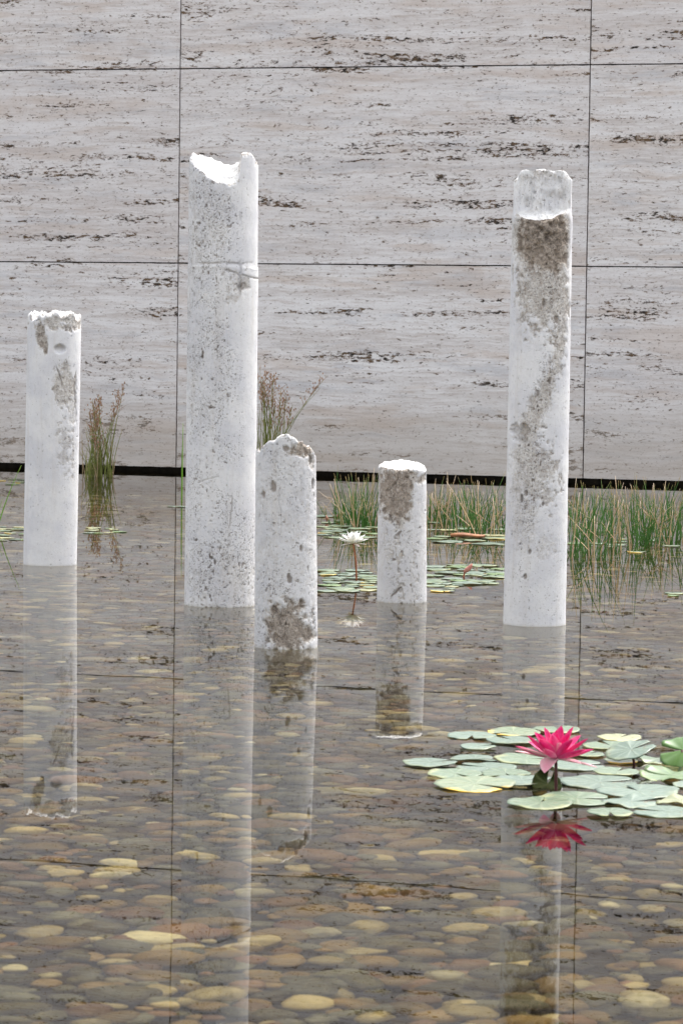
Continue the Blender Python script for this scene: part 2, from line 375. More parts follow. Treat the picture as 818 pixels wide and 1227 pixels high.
# the travertine wall: dark recessed base, big slabs with open joints
wall = empty('travertine_wall', (0, WD, 0), -WTH)
tag(wall, 'long grey travertine wall of big pitted slabs behind the pond', 'wall')
ROWS = [(0.027, 1.181), (1.181, 2.271), (2.271, 3.361)]
COLS = [-10.38, -8.03, -5.68, -3.33, -0.98, 1.37, 3.72, 6.07, 8.42, 10.77]
G = 0.0030
def slab_mesh(x0, z0, x1, z1, th=0.03, bev=0.003, seed=0):
    # front face on the plane y=0 facing -y, with slightly uneven arrises
    rs = np.random.default_rng(seed)
    def edge(n): return 1+0*n
    nx, nz = 60, 30
    vs, fs = [], []
    xs = np.linspace(x0, x1, nx+1); zs = np.linspace(z0, z1, nz+1)
    for z in zs:
        for x in xs:
            jx = jz = 0.0
            if x in (xs[0], xs[-1]): jx = rs.normal(0, 0.0007)
            if z in (zs[0], zs[-1]): jz = rs.normal(0, 0.0007)
            if x == xs[-1]: jx = -abs(jx)
            elif x == xs[0]: jx = abs(jx)
            if z == zs[-1]: jz = -abs(jz)
            elif z == zs[0]: jz = abs(jz)
            vs.append((x+jx, 0, z+jz))
    W = nx+1
    for j in range(nz):
        for i in range(nx):
            a = j*W+i; fs.append((a, a+1, a+1+W, a+W))
    # sides going back
    ring = [i for i in range(W)] + [j*W+nx for j in range(1, nz+1)] + [nz*W+i for i in range(nx-1, -1, -1)] + [j*W for j in range(nz-1, 0, -1)]
    b0 = len(vs)
    for i in ring:
        x, y, z = vs[i]; vs.append((x, th, z))
    n = len(ring)
    for k in range(n):
        a, b = ring[k], ring[(k+1) % n]; fs.append((b, a, b0+k, b0+(k+1) % n))
    return vs, fs
for r, (z0, z1) in enumerate(ROWS):
    for c in range(len(COLS)-1):
        v, f = slab_mesh(COLS[c]+G, z0+(G if r else 0), COLS[c+1]-G, z1-G, seed=r*31+c)
        s = mesh_obj('stone_slab', v, f, M['trav'], wall, smooth=False)
v, f = box(-10.37, 0.031, 0.027, 10.76, 0.30, 3.36)
mesh_obj('wall_core', v, f, M['dark'], wall, smooth=False)
v, f = box(-10.30, 0.10, -0.55, 10.70, 0.28, 0.026)
mesh_obj('recessed_base', v, f, M['dark'], wall, smooth=False)
v, f = box(-10.39, -0.01, 3.363, 10.78, 0.31, 3.40)
mesh_obj('coping', v, f, M['trav'], wall, smooth=False)

# ------------------------------------------------------------------ columns
def column(label, base, top, T, rough, pitd, seed, zlow=BED-0.05, seg=288, extra=None, capK=64):
    """base=(left px, right px, waterline px), top=(left, right, reference px). T(xn,yn)->px above the reference row,
    rough(xn,ypx,n)->0..1 bare patches, pitd(xn,ypx)->density of holes."""
    cx, w, by = (base[0]+base[1])/2, base[1]-base[0], base[2]
    P = at(cx, by); r0 = 0.5*w*px_m(P.length)
    hd = Vector((P.x, P.y, 0)).normalized()
    C0 = P + hd*r0; C0.z = 0
    r0 = 0.5*w*px_m((C0-CAM).length)
    Y = C0.y
    tcx, tw, ty = (top[0]+top[1])/2, top[1]-top[0], top[2]
    Tp = at_y(tcx, ty, Y); H = Tp.z; r1 = 0.5*tw*px_m((Tp-CAM).length)
    mpp = (Tp-CAM).length/F
    lean = (Tp.x-C0.x)/H
    # base row in px of the axis
    zpx = lambda z: by + (ty-by)*(z/H)
    # frame: x right seen from the camera, y away
    ang = math.atan2(hd.x, hd.y)
    th = np.linspace(0, 2*np.pi, seg, endpoint=False)
    ct, st = np.cos(th), np.sin(th)
    rimT = H + mpp*T(ct, st)
    nz = int((H-zlow)/0.0026)
    v = np.linspace(0, 1, nz+1)
    v = v[:, None]; Z = zlow + v*(rimT[None, :]-zlow)
    CT = np.broadcast_to(ct, Z.shape); ST = np.broadcast_to(st, Z.shape)
    RR = r0 + (r1-r0)*np.clip(Z/H, -0.3, 1.1)
    X, Yl = RR*CT, RR*ST
    Pn = np.c_[X.ravel(), Yl.ravel(), Z.ravel()] + seed*3.7
    xn, yp, stf = CT.ravel(), zpx(Z).ravel(), ST.ravel()
    f1 = fbm(Pn*22, seed, 4); f2 = fbm(Pn*70, seed+5, 3); f3 = fbm(Pn*190, seed+9, 2)
    front = sstep(0.25, -0.1, stf)
    fm = 0.5+0.55*(f1-0.5)+0.75*(f2-0.5)
    rg = rough(xn, yp, fm)*front + (1-front)*sstep(0.58, 0.66, f1)*0.7
    rg = np.clip(rg, 0, 1)*(1 if seed == 5 else 0.88 if seed in (3, 4) else 0.78)
    rimd = (rimT[None, :]-Z).ravel()
    jag = sstep(0.016, 0.0, rimd + (f1-0.5)*0.03 + 0.003)*0.8
    rg = np.clip(np.maximum(rg, jag*sstep(0.4, 0.6, f2)), 0, 1)
    # holes
    dens = np.clip(pitd(xn, yp)*front + 0.3*(1-front), 0, 1.4)
    c1 = vnoise(Pn*np.array([165, 165, 150]), seed+21); c2 = vnoise(Pn*np.array([70, 70, 60]), seed+31)
    cl = fbm(Pn*14, seed+41, 3)
    thr = 0.945-0.13*dens*(0.45+1.1*cl)-0.05*rg
    pit = sstep(0, 0.06, c1-thr)
    big = sstep(0, 0.05, c2-(0.955-0.07*dens))
    disp = -0.0030*sstep(0.25, 0.9, rg)*(0.5+1.3*np.abs(f2-0.5)*2) - 0.005*rg*(1-np.abs(2*f3-1))*0.7 - 0.007*sstep(0.8, 1.0, rg)*sstep(0.62, 0.38, f2)
    disp += -0.0028*pit - 0.0045*big + (f1-0.5)*0.002
    pit = np.clip(np.maximum(pit*0.8, big), 0, 1)
    dk = sstep(0.46, 0.34, f2)*rg*0.5 + sstep(0.50, 0.28, f3)*rg*0.35
    pit = np.clip(np.maximum(pit, dk), 0, 1)
    if extra is not None:
        d2, p2 = extra(xn, yp, f1, f2, stf); disp = disp+d2; pit = np.clip(np.maximum(pit, p2), 0, 1)
    R = RR.ravel()+disp
    # bevelled worn rim
    R -= 0.0035*sstep(0.006, 0.0, rimd)
    dn = np.clip(dens*(0.35+1.3*sstep(0.3, 0.7, cl)), 0, 1.3)
    V = np.c_[R*xn, R*stf, Z.ravel()]
    V = V.reshape(nz+1, seg, 3)
    ii = np.arange(seg); jj = np.arange(nz)
    a = (jj[:, None]*seg+ii[None, :]); b = (jj[:, None]*seg+((ii+1) % seg)[None, :])
    faces = [np.stack([a, b, b+seg, a+seg], -1).reshape(-1, 4)]
    # broken top
    K = capK
    rim = V[-1]
    caps = []; capv = []
    for k in range(1, K+1):
        fr = 1-k/K*0.985
        x = rim[:, 0]*fr; y = rim[:, 1]*fr
        z = H + mpp*T(ct*fr, st*fr)
        nn = fbm(np.c_[x, y, z]*60+seed, seed+77, 4)
        z = z + (nn-0.5)*0.012*min(1, (1-fr)*6)
        q = np.c_[x, y, z]
        sh = (fbm(q*45+seed, seed+91, 4)-0.5)*0.020*min(1, (1-fr)*7)
        dz = np.abs(z-(caps[-1][:, 2] if caps else rim[:, 2]))
        steep = sstep(0.8, 2.0, dz/(r0/K))
        if capK > 100: q[:, 1] += sh*sstep(0.55, 0.3, np.abs(fr*st+0.23))
        caps.append(q); capv.append(steep)
    base_i = nz*seg
    Vall = np.vstack([V.reshape(-1, 3)]+caps)
    jj2 = np.arange(K)
    a = base_i+jj2[:, None]*seg+ii[None, :]; b = base_i+jj2[:, None]*seg+((ii+1) % seg)[None, :]
    faces.append(np.stack([a, b, b+seg, a+seg], -1).reshape(-1, 4))
    F_ = np.vstack(faces)
    ncap = K*seg
    cv = np.concatenate(capv)
    rga = np.r_[rg, 0.22*cv+0.35*cv*sstep(H-0.035, H-0.005, np.concatenate([q[:, 2] for q in caps]))]; pia = np.r_[pit, np.zeros(ncap)]; dna = np.r_[dn, 0.5*cv]
    capa = np.r_[np.zeros(len(rg)), 1-cv]
    # steep broken faces in the top read as bare plaster core
    Vall[:, 0] += lean*Vall[:, 2]
    Vc = Vall.copy()
    ca, sa = math.cos(-ang), math.sin(-ang)
    Vc[:, 0] = Vall[:, 0]*ca - Vall[:, 1]*sa; Vc[:, 1] = Vall[:, 0]*sa + Vall[:, 1]*ca
    capi = base_i+seg+np.arange(ncap)
    o = mesh_obj('plaster_column', Vc, F_, M['plaster'], None, True, dict(rough=rga, pit=pia, cap=capa, dens=dna, tone=np.full(len(rga), {3: 0.42, 4: 0.38, 2: 0.12}.get(seed, 0.05))), loc=(C0.x, C0.y, 0))
    tag(o, label, 'column', 'broken plaster columns standing in the pond')
    return o

def blob(x, y, cx, cy, rx, ry, n=None, k=1.2):
    d = ((x-cx)/rx)**2+((y-cy)/ry)**2
    if n is not None: d = d+(n-0.5)*2*k
    return sstep(1.7, 0.45, d)
def n2(x, y, s, f=3.0): return fbm(np.c_[np.ravel(x)*f, np.ravel(y)*f, np.zeros(np.size(x))+s], s, 4).reshape(np.shape(x))

# 1: left, ragged top
def T1(x, y): return (n2(x, y, 3, 3.2)-0.5)*16 + (n2(x, y, 4, 9)-0.5)*7 + 1.5 - y*-1.0
def rg1(x, y, n):
    r = blob(x, y, 0.2, 386, 1.0, 10, n, 2.2)*0.8
    r = np.maximum(r, blob(x, y, -0.5, 400, 0.16, 18, n, 1.5)); r = np.maximum(r, blob(x, y, -0.32, 412, 0.10, 12, n, 1.5))
    r = np.maximum(r, 0.75*blob(x, y, 0.38, 462, 0.38, 24, n, 2.2))
    r = np.maximum(r, 0.55*blob(x, y, 0.72, 490, 0.14, 36, n, 2.2)); r = np.maximum(r, 0.5*blob(x, y, 0.5, 540, 0.3, 30, n, 4))
    return r
def ex1(x, y, f1, f2, s):
    fr = s < 0.1
    h = blob(x, y, 0.22, 418, 0.20, 5.0)*fr
    crk = sstep(0.05, 0.0, np.abs(x-(0.15+0.010*(y-440)+0.3*(f1-0.5))))*sstep(436, 442, y)*sstep(470, 455, y)*fr
    crk2 = sstep(0.035, 0.0, np.abs(x-(0.86+0.2*(f1-0.5))))*sstep(440, 450, y)*sstep(520, 480, y)*fr
    return -0.010*h-0.004*crk-0.003*crk2, np.clip(h*sstep(421, 415, y)*0.7+0.8*crk+0.8*crk2, 0, 1)
column('white plaster column on the far left with a ragged crumbling top', (28.5, 92.0, 678.5), (33.5, 97.5, 380), T1, rg1,
       lambda x, y: 0.16+0.15*(x > 0.2), 1, extra=ex1)

# 2: tallest, notch in the top and a standing shard on its right
def T2(x, y):
    xe = x + (n2(x, y, 8, 4)-0.5)*0.16
    shard = sstep(0.44, 0.56, xe)
    left = -3 + y*13 + 10*sstep(-0.15, -1.0, x)+4*sstep(-0.8, -0.97, x) + (n2(x, y, 5, 3)-0.5)*9 + (n2(x, y, 6, 10)-0.5)*4 - 5*sstep(0.6, 0.0, np.abs(x-0.1))
    high = 15 - 9*sstep(0.80, 1.0, x) + (n2(x, y, 7, 6)-0.5)*5
    return left*(1-shard)+high*shard
def rg2(x, y, n):
    r = 0.35*blob(x, y, -0.35, 260, 0.55, 60, n, 2.0)
    r = np.maximum(r, 0.55*blob(x, y, 0.45, 340, 0.35, 20, n, 3)); r = np.maximum(r, 0.25*blob(x, y, -0.4, 430, 0.5, 110, n, 2.5))
    return np.maximum(r, 0.35*blob(x, y, 0.1, 700, 0.8, 40, n, 2))
def pd2(x, y):
    a = 0.45+0.45*sstep(0.3, 0.0, x)
    a = a*(1-0.5*blob(x, y, -0.2, 340, 0.4, 25)) + 0.55*sstep(600, 690, y)*sstep(-0.9, 0.0, x)
    return a*(1-0.8*sstep(0.55, 0.75, x)*sstep(620, 560, y))
def ex2(x, y, f1, f2, s):
    fr = s < 0.15
    yy = y-6*(f1-0.5)
    groove = sstep(2.2, 0, np.abs(yy-316+1.5*x))*fr*sstep(0.95, 0.5, np.abs(x))
    ridge = sstep(3, 0, np.abs(yy-321))*fr
    crk = sstep(1.6, 0, np.abs(yy-(324+9*np.clip(x, 0, 1))))*(x > 0.05)*fr
    crk3 = sstep(1.5, 0, np.abs(yy-(575-14*(x+0.4))))*(np.abs(x+0.35) < 0.3)*fr
    crk4 = sstep(0.03, 0, np.abs(x-0.28-0.2*(f1-0.5)))*sstep(590, 600, y)*sstep(640, 625, y)*fr
    pl = blob(x, y, 0.55, 344, 0.14, 4, f2, 1)*fr
    step = 0.0022*sstep(0.16, 0.24, x+0.04*(f2-0.5))*sstep(318, 326, y)*fr
    return step+0.0015*ridge-0.003*groove-0.004*crk-0.002*crk3-0.003*crk4-0.005*pl, 0.6*groove*(f2 > 0.47)+0.75*crk*(f2 > 0.42)+0.4*crk3+0.6*crk4+0.7*pl
column('tallest white column with a notched top and a raised shard on one side', (221, 304.5, 728), (227, 309.5, 200), T2, rg2, pd2, 2, extra=ex2)

# 3: in front of the tallest, pointed top
def T3(x, y):
    e = np.interp(x, [-1, -0.93, -0.82, -0.70, -0.45, -0.2, 0.0, 0.25, 0.5, 0.72, 0.88, 1.0], [-3, -12, -6, -3, 0, 6, 7, 4, 0, -3, -4, -10])
    return e - 9*(y+1) - 6*sstep(-0.9, -0.2, y)*0 + (n2(x, y, 15, 5)-0.5)*6 + (n2(x, y, 16, 14)-0.5)*3
def rg3(x, y, n):
    r = blob(x, y, 0.1, 752, 0.78, 34, n, 1.6)
    r = np.maximum(r, blob(x, y, 0.6, 536, 0.45, 11, n, 1.5)); r = np.maximum(r, 0.7*blob(x, y, 0.85, 550, 0.12, 12, n, 1.5))
    return np.maximum(r, 0.28*blob(x, y, 0.1, 650, 0.95, 110, n, 4.5))
def ex3(x, y, f1, f2, s):
    fr = s < 0.15
    pk = np.maximum.reduce([blob(x, y, a, b, c, d, f2, 1.2) for a, b, c, d in ((-0.42, 583, .08, 6), (0.84, 549, .06, 6), (0.1, 690, .06, 4), (-.75, 593, .06, 4), (0.5, 658, .05, 4), (.9, 580, .05, 6), (.12, 696, .07, 3), (0.0, 536, .1, 3))])*fr
    flake = blob(x, y, -0.55, 725, 0.10, 40, f1, 1)*fr
    crk = sstep(0.03, 0, np.abs(x+0.2-0.3*(f1-0.5)))*sstep(575, 590, y)*sstep(650, 630, y)*fr
    return -0.006*pk+0.004*flake-0.002*crk, pk*0.9+0.3*crk
column('grey-white column with a pointed broken top, in front of the tallest one', (304.5, 380.5, 778.5), (306.5, 378.5, 526), T3, rg3,
       lambda x, y: 0.42+0.4*sstep(660, 760, y), 3, extra=ex3)

# 4: short one
def T4(x, y): return y*4.4 + (n2(x, y, 25, 4)-0.5)*3 + (n2(x, y, 26, 14)-0.5)*1.6 - 2.5*sstep(0.75, 1.0, x)
def rg4(x, y, n):
    r = blob(x, y, -0.25, 587, 0.86, 42, n, 1.1)*sstep(0.55, 0.40, x+0.35*(n-0.5)+0.006*(y-575)*0)
    xw = x+1.1*(n-0.5)
    r = np.maximum(r, 0.55*blob(xw, y, -0.60+0.002*(y-650), 645, 0.07, 50, n, 1.6)); r = np.maximum(r, 0.65*blob(xw, y, -0.12, 668, 0.10, 58, n, 2.0))
    r = np.maximum(r, 0.55*blob(xw, y, 0.42, 695, 0.045, 45, n, 1.8)); r = np.maximum(r, 0.2*blob(x, y, 0.1, 650, 0.9, 70, n, 4))
    return np.maximum(r, 0.85*blob(x, y, 0.0, 572, 1.0, 8, n, 1.2))
def ex4(x, y, f1, f2, s):
    fr = s < 0.15
    def stroke(x0, y0, x1, y1, w):
        dx, dy = x1-x0, (y1-y0)/28; t = np.clip(((x-x0)*dx+(y-y0)/28*dy)/(dx*dx+dy*dy), 0, 1)
        wob = 0.10*(f2-0.5)+0.12*(f1-0.5)
        return sstep(w, 0.2*w, np.hypot(x-x0-t*dx+wob, (y-y0)/28-t*dy+wob))*fr*sstep(0.40, 0.5, f2)
    c = np.maximum.reduce([stroke(-.7, 588, -.3, 579, .07), stroke(-.55, 617, -.3, 630, .05), stroke(-.25, 645, -.05, 637, .07), stroke(-.45, 714, -.05, 704, .06),
                           stroke(-.6, 585, -.45, 600, .05), stroke(.35, 700, .5, 722, .04), stroke(-.1, 560, -.5, 610, .03), stroke(.8, 575, .82, 582, .05)])
    return -0.006*c, c*0.9
column('short stubby column with a rough pitted upper half, beside the white lily', (451.5, 511.0, 723), (453, 510.5, 557), T4, rg4,
       lambda x, y: 0.42, 4, extra=ex4)

# 5: right, ledge near the top
LED5 = 263.0
def T5(x, y):
    xe, ye = x, y+(n2(x, y, 35, 1.6)-0.5)*0.05
    core = sstep(-0.34, -0.14, ye - 0.02)*1.0
    low = -58 + (y+1)*17.0 + (n2(x, y, 31, 5)-0.5)*3 + 3.0*x
    hi = 1 + (n2(x, y, 32, 2.0)-0.5)*4 - 8*sstep(0.78, 1.0, np.hypot(x, y)) - 2.5*sstep(-.7, -1, x)
    return low*(1-core)+hi*core
def rg5(x, y, n):
    r = blob(x, y, 0.08, 286, 1.02, 46, n, 0.45)
    r = np.maximum(r, 0.66*blob(x, y, 0.15, 340, 0.95, 62, n, 1.6))
    xc = np.interp(y, [260, 400, 440, 480, 520, 560, 640], [0.70, 0.72, 0.55, 0.05, -0.35, -0.3, -0.4]); ww = np.interp(y, [300, 400, 450, 520, 600, 680], [0.25, 0.2, 0.28, 0.45, 0.55, 0.25])
    r = np.maximum(r, (0.62-0.22*sstep(540, 600, y))*sstep(1.5, 0.4, np.abs(x-xc)/ww+(n-0.5)*1.4)*sstep(690, 640, y)*sstep(300, 330, y))
    r = np.maximum(r, 0.55*blob(x, y, 0.1, 570, 0.6, 40, n, 3.0)); r = np.maximum(r, 0.35*blob(x, y, 0.35, 655, 0.3, 14, n, 2))
    return r*sstep(0.99, 0.86, x*sstep(420, 350, y)+0.0)
def ex5(x, y, f1, f2, s):
    fr = s < 0.15
    hole = blob(x, y, -0.60, 521, 0.26, 12, f2, 1.6)*fr
    pk = np.maximum.reduce([blob(x, y, a, b, c, d, f2, 1) for a, b, c, d in ((-.2, 661, .06, 3), (-.33, 691, .06, 3), (-.35, 591, .07, 4), (-.5, 597, .05, 5), (.2, 603, .05, 3), (.1, 362, .06, 4), (.55, 383, .08, 5), (.35, 455, .05, 3))])*fr
    slump = 0.006*blob(x, y, 0.1, 274, 0.8, 14, f1, 0.8)*fr
    core = sstep(262, 252, y)
    return -0.0028*core-0.011*hole-0.005*pk+slump*(f2-0.4)*3, 0.45*hole+0.9*pk
column('tall column on the right with a stepped ledge and brown rough band', (602.5, 677.0, 751), (614.5, 686.0, 206), T5, rg5,
       lambda x, y: 0.25+0.75*sstep(0.75, 0.0, np.abs(x-np.interp(y, [260, 400, 480, 560, 700], [.1, .5, .1, -.2, -.5]))/0.6)*sstep(720, 620, y), 5, extra=ex5, capK=230)

# ------------------------------------------------------------------ pebbles
import bmesh
def ico(sub):
    bm = bmesh.new(); bmesh.ops.create_icosphere(bm, subdivisions=sub, radius=1)
    v = np.array([x.co[:] for x in bm.verts]); f = np.array([[q.index for q in p.verts] for p in bm.faces]); bm.free(); return v, f
ICO2, ICO1 = ico(3), ico(2)
PAL = [('ochre', (0.29, 0.190, 0.080)), ('cream', (0.58, 0.47, 0.27)), ('grey', (0.17, 0.168, 0.130)), ('pinkish', (0.28, 0.155, 0.090)),
       ('olive', (0.10, 0.088, 0.042)), ('pale', (0.78, 0.70, 0.50)), ('rust brown', (0.18, 0.080, 0.035)), ('dark grey', (0.050, 0.048, 0.036))]
PW = np.array([0.21, 0.12, 0.20, 0.10, 0.18, 0.035, 0.055, 0.10])
def half_width(y): return 0.106*y+0.85
stones = []
y = 2.6
while y < 16.2:
    hw = half_width(y); x = -hw+rng.uniform(0, .03)
    sc = rng.uniform(0.95, 1.05)
    while x < hw:
        big = rng.random() < 0.10
        a = (rng.uniform(0.040, 0.058) if big else 0.013+0.030*rng.random()**1.3); b = a*rng.uniform(0.58, 0.92); c = min(b*rng.uniform(0.55, 0.85), 0.032)
        stones.append((x+rng.normal(0, 0.018), y+rng.normal(0, 0.018), BED+c*0.30+rng.uniform(0, 0.012)+(0.006 if big else 0), a, b, c, rng.uniform(0, math.pi), rng.normal(0, 0.15), rng.choice(len(PAL), p=PW), rng.uniform(0.6, 1.25)))
        x += 0.044
    y += 0.040
def stone_geo(s, base, k):
    x, y, z, a, b, c, rz, tl, ci, br = s
    v, f = base
    nz = 1+0.28*(vnoise(v*1.3+k*7.7, k % 97)-0.5)*1.6
    p = v*nz[:, None]*np.array([a, b, c])
    ctl, stl = math.cos(tl), math.sin(tl)
    p = np.c_[p[:, 0], p[:, 1]*ctl-p[:, 2]*stl, p[:, 1]*stl+p[:, 2]*ctl]
    cz, sz = math.cos(rz), math.sin(rz)
    return np.c_[p[:, 0]*cz-p[:, 1]*sz, p[:, 0]*sz+p[:, 1]*cz, p[:, 2]], f
# seen through the surface, a stone shows about 0.34 m nearer to the camera than it lies
def stone_px(s):
    d = Vector((s[0], s[1]-0.31, 0))-CAM
    fw = d.dot(FW); return 409+F*d.dot(CR)/fw, 613.5-F*d.dot(CU)/fw, F/fw
info = []
for i, s in enumerate(stones):
    X, Yp, k = stone_px(s)
    vis = 8 < X < 810 and 800 < Yp < 1222
    info.append((-(s[3]*s[4]*k*k*k)*(1 if vis else 0), i))
info.sort()
single = set(i for q, i in info[:300])
def where(X, Yp):
    band = 'lowest row, ' if Yp > 1190 else 'low down, ' if Yp > 1140 else 'mid-way up, ' if Yp > 1080 else 'farther off, '
    w = ('near the bottom left corner' if X < 200 else 'in the tallest column reflection' if X < 320 else 'below the pointed column reflection' if X < 440 else
         'in the middle foreground' if X < 590 else 'under the right column reflection' if X < 690 else 'near the bottom right corner')
    if Yp < 1080: w = w.replace('near the bottom left corner', 'towards the left edge').replace('near the bottom right corner', 'towards the right edge')
    return band+w
used = {}
SV, SF, SC, nb = [], [], [], 0
CAUS = []
for i, s in enumerate(stones):
    name, col = PAL[s[8]]; colr = np.array(col)*s[9]
    if i in single:
        v, f = stone_geo(s, ICO2, i)
        o = mesh_obj('river_pebble', v, f, M['pebble'], None, True, dict(col=np.tile(colr, (len(v), 1))), loc=(s[0], s[1], s[2]))
        X, Yp, k = stone_px(s)
        size = 'large' if s[3] > 0.036 else 'medium' if s[3] > 0.026 else 'small'
        shape = 'round' if s[4]/s[3] > 0.74 else 'long oval' if s[4]/s[3] < 0.64 else 'oval'
        lab = f'{size} {shape} {name} pebble {where(X, Yp)}'
        tag(o, lab, 'pebble', 'river pebbles on the pond bed'); CAUS.append(o); used.setdefault(lab, []).append((X, o))
    else:
        near = abs(s[0]) < 0.106*s[1]+0.1 and s[1] < 8.5
        v, f = stone_geo(s, ICO2 if near and s[1] < 5 else ICO1, i)
        SV.append(v+np.array(s[:3])); SF.append(f+nb); nb += len(v); SC.append(np.tile(colr, (len(v), 1)))
o = mesh_obj('pebble_bed', np.vstack(SV), np.vstack(SF), M['pebble'], None, True, dict(col=np.vstack(SC)))
tag(o, 'mass of small silty river pebbles covering the pond bed', 'pebbles', kind='stuff'); CAUS.append(o)
for o in CAUS+[bpy.data.objects['pool_bed']]:
    try: o.cycles.is_caustics_receiver = True
    except Exception: pass

_o = ['first', 'second', 'third', 'fourth', 'fifth', 'sixth', 'seventh', 'eighth', 'ninth', 'tenth', 'eleventh', 'twelfth']
for lab, L in used.items():
    if len(L) > 1:
        L.sort(key=lambda q: q[0])
        for q, (X, o) in enumerate(L): o['label'] = f'{_o[q]} from left, {lab}'
# ------------------------------------------------------------------ lily pads
def pad_geo(r, notch, seed, wav=0.003, curl=0.0, curl_dir=0.0, cut=0.20, thick=0.0015, nr=9, ns=44):
    rs = np.random.default_rng(seed)
    ph = rs.uniform(0, 6.28, 6)
    half = cut
    angs = np.linspace(notch+half, notch+2*math.pi-half, ns)
    V, rad, vein = [(0, 0, 0)], [0], [0]; ysd = rs.uniform(-math.pi, -1.0); side = [0]
    for j in range(1, nr+1):
        fr = j/nr
        for k, a in enumerate(angs):
            e = min(k, ns-1-k)/(ns-1)*2
            rr = r*fr*(1+0.035*math.sin(3*a+ph[0])+0.022*math.sin(7*a+ph[1])+0.012*math.sin(19*a+ph[4])*fr+0.01*math.sin(13*a+ph[2])*fr)*(1-0.10*math.exp(-(e/0.06)**2))
            aa = a if fr > 0.2 else a
            x, y = rr*math.cos(aa), rr*math.sin(aa)
            z = wav*fr*fr*(math.sin(2*a+ph[3])+0.6*math.sin(5*a+ph[4])+0.3*math.sin(9*a+ph[5]))*0.5
            dd = math.cos(a-curl_dir)
            if curl and dd > 0.2: z += curl*((dd-0.2)/0.8)**1.5*fr**3
            V.append((x, y, z)); rad.append(fr); vein.append(1.0 if k % 4 == 0 else 0.0); side.append(max(0, math.cos(a-ysd)))
    F_ = []
    for k in range(ns-1): F_.append((0, 1+k, 2+k))
    for j in range(nr-1):
        b = 1+j*ns
        for k in range(ns-1): F_.append((b+k, b+ns+k, b+ns+k+1, b+k+1))
    # closed edge and underside
    n0 = len(V)
    V += [(x, y, z-thick) for x, y, z in V]; rad += rad; vein += [0]*n0; side += side
    F_ += [tuple(n0+i for i in reversed(f)) for f in list(F_)]
    b = 1+(nr-1)*ns
    loop = [0]+[1+j*ns for j in range(nr)]+[b+k for k in range(1, ns)]+[1+j*ns+ns-1 for j in range(nr-2, -1, -1)]
    for k in range(len(loop)):
        p, q = loop[k], loop[(k+1) % len(loop)]; F_.append((q, p, n0+p, n0+q))
    return V, F_, dict(rad=rad, vein=vein, side=side)
pc = [0]
def pad(px, py, wpx, mat, label, notch=None, z=0.0022, tilt=(0, 0), curl=0.0, cdir=0.0, wav=0.0022, group='lily pads round the pink water lily', name='lily_pad', lod=False, sx=1.0):
    pc[0] += 1
    P = at(px, py, z); r = 0.5*wpx*px_m((P-CAM).length)
    V, F_, A = pad_geo(r, notch if notch is not None else random.uniform(0, 6.28), 100+pc[0], wav*min(1, r/0.06), curl, cdir, cut=0.08 if lod else 0.16, nr=4 if lod else 9, ns=24 if lod else 44)
    o = mesh_obj(name, V, F_, M[mat], None, True, A, loc=(P.x, P.y, z+0.0003*(pc[0] % 7)))
    o.rotation_euler = (tilt[0], tilt[1], 0)
    tag(o, label, 'lily pad', group)
    return o, P, r
def tube(path, r0, r1, n=8):
    V, F_, T_ = [], [], []
    m = len(path)
    for i, p in enumerate(path):
        p = Vector(p)
        d = (Vector(path[min(i+1, m-1)])-Vector(path[max(i-1, 0)])).normalized()
        u = d.cross(Vector((0.3, 1, 0.1))).normalized(); w = d.cross(u)
        r = r0+(r1-r0)*i/(m-1)
        for k in range(n):
            a = 2*math.pi*k/n; V.append(p+u*math.cos(a)*r+w*math.sin(a)*r); T_.append(i/(m-1))
    for i in range(m-1):
        for k in range(n):
            a, b = i*n+k, i*n+(k+1) % n; F_.append((a, b, b+n, a+n))
    F_.append(tuple(range(n-1, -1, -1))); F_.append(tuple((m-1)*n+k for k in range(n)))
    return V, F_, T_
S = -math.pi/2   # notch facing the camera
